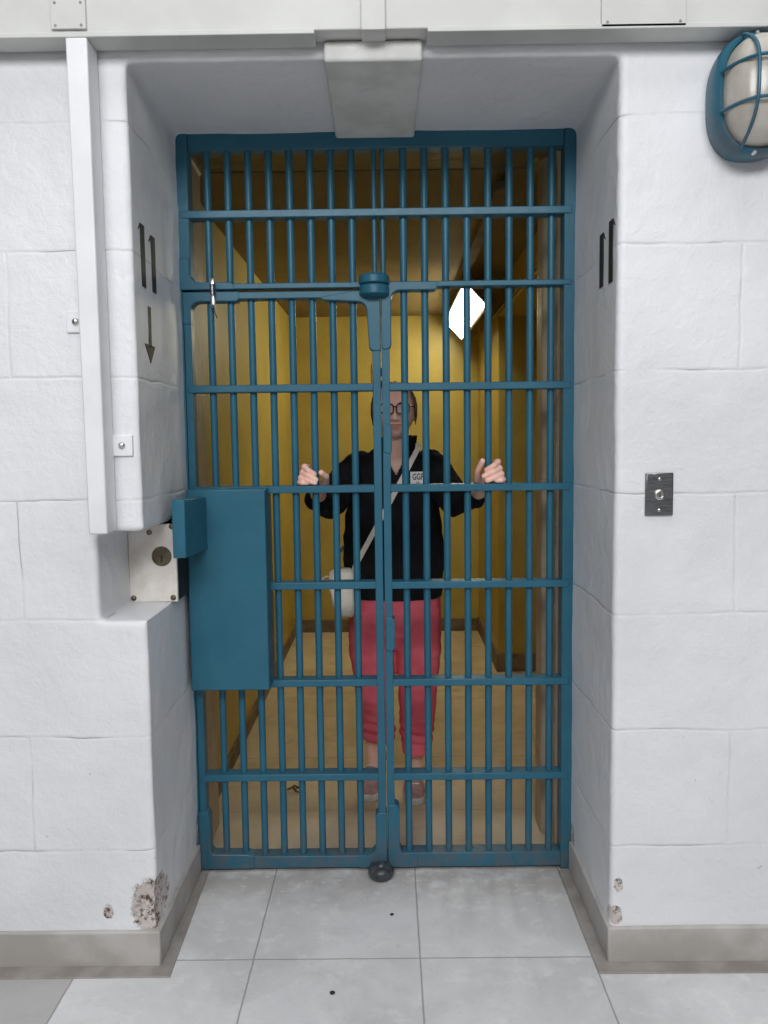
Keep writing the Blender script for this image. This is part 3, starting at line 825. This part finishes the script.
# trousers
bm = bmesh.new()
loft(bm, [ell(.022, 3.175, .90, .150, .105), ell(.022, 3.175, .82, .170, .118), ell(.018, 3.178, .72, .182, .122), ell(.018, 3.178, .66, .176, .108), ell(.018, 3.178, .60, .10, .08)])
loft(bm, [ell(-.072, 3.178, .75, .092, .108), ell(-.072, 3.175, .60, .094, .100), ell(-.068, 3.173, .50, .083, .092), ell(-.066, 3.172, .40, .072, .085), ell(-.058, 3.195, .30, .069, .078), ell(-.056, 3.205, .222, .069, .074)])
loft(bm, [ell(.108, 3.178, .75, .092, .108), ell(.106, 3.165, .60, .093, .100), ell(.105, 3.155, .50, .083, .092), ell(.103, 3.145, .40, .074, .085), ell(.099, 3.165, .28, .067, .076), ell(.098, 3.172, .175, .055, .066)])
tm = remesh(bm, .0042, 3)
nrm = normals(tm); W = []
for v in tm.vertices:
    p = v.co
    k = .004*noise.noise(Vector((p.x*20, p.y*18, p.z*7))) + .004*noise.noise(Vector((p.x*9 + p.z*22, p.y*9, p.z*26)))
    low = sm(.36, .24, p.z)
    k += low*.0045*sin(p.z*150 + p.x*30)*sm(.20, .24, p.z)
    W += (p + nrm[v.index]*k)[:]
tm.vertices.foreach_set('co', W); tm.update()
trousers = finish('trousers', tm, M['trousers'], P, 180)

# shoes
def shoe(cx, toe, ang, lift=0):
    def prof(u, w, z0): return
    ca, sa = cos(ang), sin(ang)
    def tr(x, y, z): return (cx + x*ca - y*sa, toe + x*sa + y*ca, z)
    L_ = .245
    def outline(k, z, n=36, inset=0):
        out = []
        for i in range(n):
            a = 2*pi*i/n
            y = .5 - .5*cos(a)                      # 0 toe, 1 heel
            w = .0465*(sin(pi*min(1, y*.90 + .085))**.42)*(1 - .22*sm(.35, .7, y))
            x = (w - inset)*(1 if sin(a) >= 0 else -1)*min(1, abs(sin(a))*2.2)**.5
            out.append(tr(x, inset + y*(L_ - 2*inset), z))
        return out
    s = bmesh.new(); loft(s, [outline(0, 0, inset=.003), outline(0, .004), outline(0, .024), outline(0, .028, inset=.002)])
    u = bmesh.new()
    rings = []
    n = 40
    # upper: cross sections along the foot
    for j in range(15):
        y = .006 + (L_ - .012)*j/14; f = y/L_
        w = .0455*(sin(pi*min(1, f*.90 + .09))**.42)*(1 - .22*sm(.35, .7, f))
        h = .024 + .036*sm(0, .20, f) + .046*sm(.20, .52, f) - .020*sm(.55, .75, f)
        if j in (0, 14): h = .024 + .014 + (.045 if j else 0); w *= .7
        rings.append([tr(w*cos(pi*k/12)*(1 - .25*sin(pi*k/12)), y, .020 + (h-.020)*sin(pi*k/12)**.8) for k in range(13)])
    loft(u, rings)
    up = obj('shoe', u, M['mauve'], P, smooth=60)
    obj('sole', s, M['rubber'], up, smooth=50)
    lc_ = bmesh.new()
    for q in range(4):
        y = L_*(.25 + .07*q)
        h = .024 + .036 + .046*sm(.20, .52, y/L_) + .002
        tube(lc_, [tr(x, y, h - .30*x*x/.02*.4) for x in (-.018, -.009, 0, .009, .018)], .0028, 8)
    obj('laces', lc_, M['rubber'], up, smooth=80)
    return up
shoe(-.091, 3.090, -.06)
shoe(.089, 3.052, .03)

# ------------------------------------------------------------------ shoulder bag
T = thing('shoulder_bag', 'small cream canvas shoulder bag worn across the body at hip', 'bag', (-.178, 3.0, .757))
rings = []
for z, x0, x1, d in ((.757, -.182, -.136, .022), (.765, -.198, -.131, .034), (.80, -.217, -.128, .040), (.86, -.224, -.127, .040), (.905, -.221, -.128, .034), (.926, -.205, -.134, .020), (.930, -.19, -.145, .01)):
    rings.append(ell((x0+x1)/2, 3.000, z, (x1-x0)/2, d, 28, .7))
bm = loft(bmesh.new(), rings)
bmesh.ops.subdivide_edges(bm, edges=bm.edges, cuts=2, use_grid_fill=True)
for v in bm.verts: v.co += Vector((noise.noise(v.co*24), noise.noise(v.co*24 + Vector((9, 0, 0))), 0))*.007
obj('bag_body', bm, M['bag'], T, smooth=80)
bm = bmesh.new()
fl = [ell(-.176, 2.999, z, .050*k, .043*k, 28, .7) for z, k in ((.868, 1.0), (.90, 1.01), (.924, .94), (.936, .6))]
loft(bm, fl); obj('flap', bm, M['bag'], T, bevel=.002, smooth=70)
obj('tie', tube(bmesh.new(), [(-.215, 2.985, .905), (-.232, 2.975, .912), (-.248, 2.972, .903), (-.238, 2.97, .895)], [.006, .008, .007, .002], 8, flat=.003), M['bag'], T, smooth=80)
path = []
for k in range(25):
    u = k/24
    x = .108 + (-.128 - .108)*u; z = 1.372 + (.940 - 1.372)*u
    q = onj(x, z, .006)
    path.append(q)
path[0].y = min(path[0].y, 3.06)
for it in range(2):
    path = [path[0]] + [Vector((b.x, min(b.y, (a.y + b.y + c.y)/3), b.z)) for a, b, c in zip(path, path[1:], path[2:])] + [path[-1]]
back = [Vector((.112, 3.09, 1.392)), Vector((.110, 3.125, 1.392)), Vector((.100, 3.17, 1.372))]
for k in range(1, 16):
    u = k/15
    back.append(onj(.098 + (-.15 - .098)*u, 1.36 + (1.0 - 1.36)*u, .006, 3.6))
back += [Vector((-.195, 3.12, .985)), Vector((-.192, 3.03, .955))]
ribbon = path[::-1] + back
ribbon.insert(0, Vector((-.135, 2.995, .922)))
bm = bmesh.new(); rows = []
for i, p in enumerate(ribbon):
    d = (ribbon[min(i+1, len(ribbon)-1)] - ribbon[max(i-1, 0)]).normalized()
    out = Vector((0, -1, 0)) if i < len(path) else Vector((0, 1, 0))
    if len(path) <= i <= len(path) + 3: out = Vector((.3, 0, 1))
    if i > len(ribbon) - 3: out = Vector((-1, 0, 0))
    n_ = (out - d*out.dot(d)).normalized(); w = d.cross(n_).normalized()
    if rows and w.dot(prev) < 0: w = -w
    prev = w
    rows.append([p + w*.0095 + n_*.0012, p - w*.0095 + n_*.0012, p - w*.0095 - n_*.0012, p + w*.0095 - n_*.0012])
loft(bm, rows)
obj('strap', bm, M['bag'], T, smooth=70)

# ------------------------------------------------------------------ light
w = bpy.data.worlds.new('world'); S.world = w; w.use_nodes = True
bg = w.node_tree.nodes['Background']; bg.inputs[0].default_value = (.93, .96, 1, 1); bg.inputs[1].default_value = .07
def area(name, loc, target, sx, sy, power, col=(1, 1, 1)):
    l = bpy.data.lights.new(name, 'AREA'); l.shape = 'RECTANGLE'; l.size = sx; l.size_y = sy; l.energy = power; l.color = col
    o = bpy.data.objects.new(name, l); COL.objects.link(o); o.location = loc
    o.rotation_euler = (Vector(target) - Vector(loc)).to_track_quat('-Z', 'Y').to_euler(); return o
area('skylight', (0, .2, 6.0), (0, .2, 0), 6.0, 3.2, 130, (.97, .985, 1))
area('front_fill', (-.2, -2.5, 3.6), (0, 2.1, 1.1), 3.6, 1.5, 222, (.98, .99, 1))  # unseen fill added behind the camera to light wall and person; no window built

# ------------------------------------------------------------------ camera
cam = bpy.data.cameras.new('camera'); co = bpy.data.objects.new('camera', cam); COL.objects.link(co)
cam.sensor_fit = 'HORIZONTAL'; cam.sensor_width = 36; cam.lens = 820/768*36; cam.clip_start = .05
R_ = Vector((.99990904, .00527381, -.01241373)); U_ = Vector((.01191921, .08523859, .99628927)); F_ = Vector((-.00631237, .99634661, -.08516798))
mt = Matrix((R_, U_, -F_)).transposed().to_4x4(); mt.translation = (0, 0, 1.40)
co.matrix_world = mt
S.camera = co
S.view_settings.view_transform = 'Standard'; S.view_settings.look = 'None'
S.view_settings.gamma = 1; S.view_settings.use_curve_mapping = False
S.view_settings.exposure = 0.0
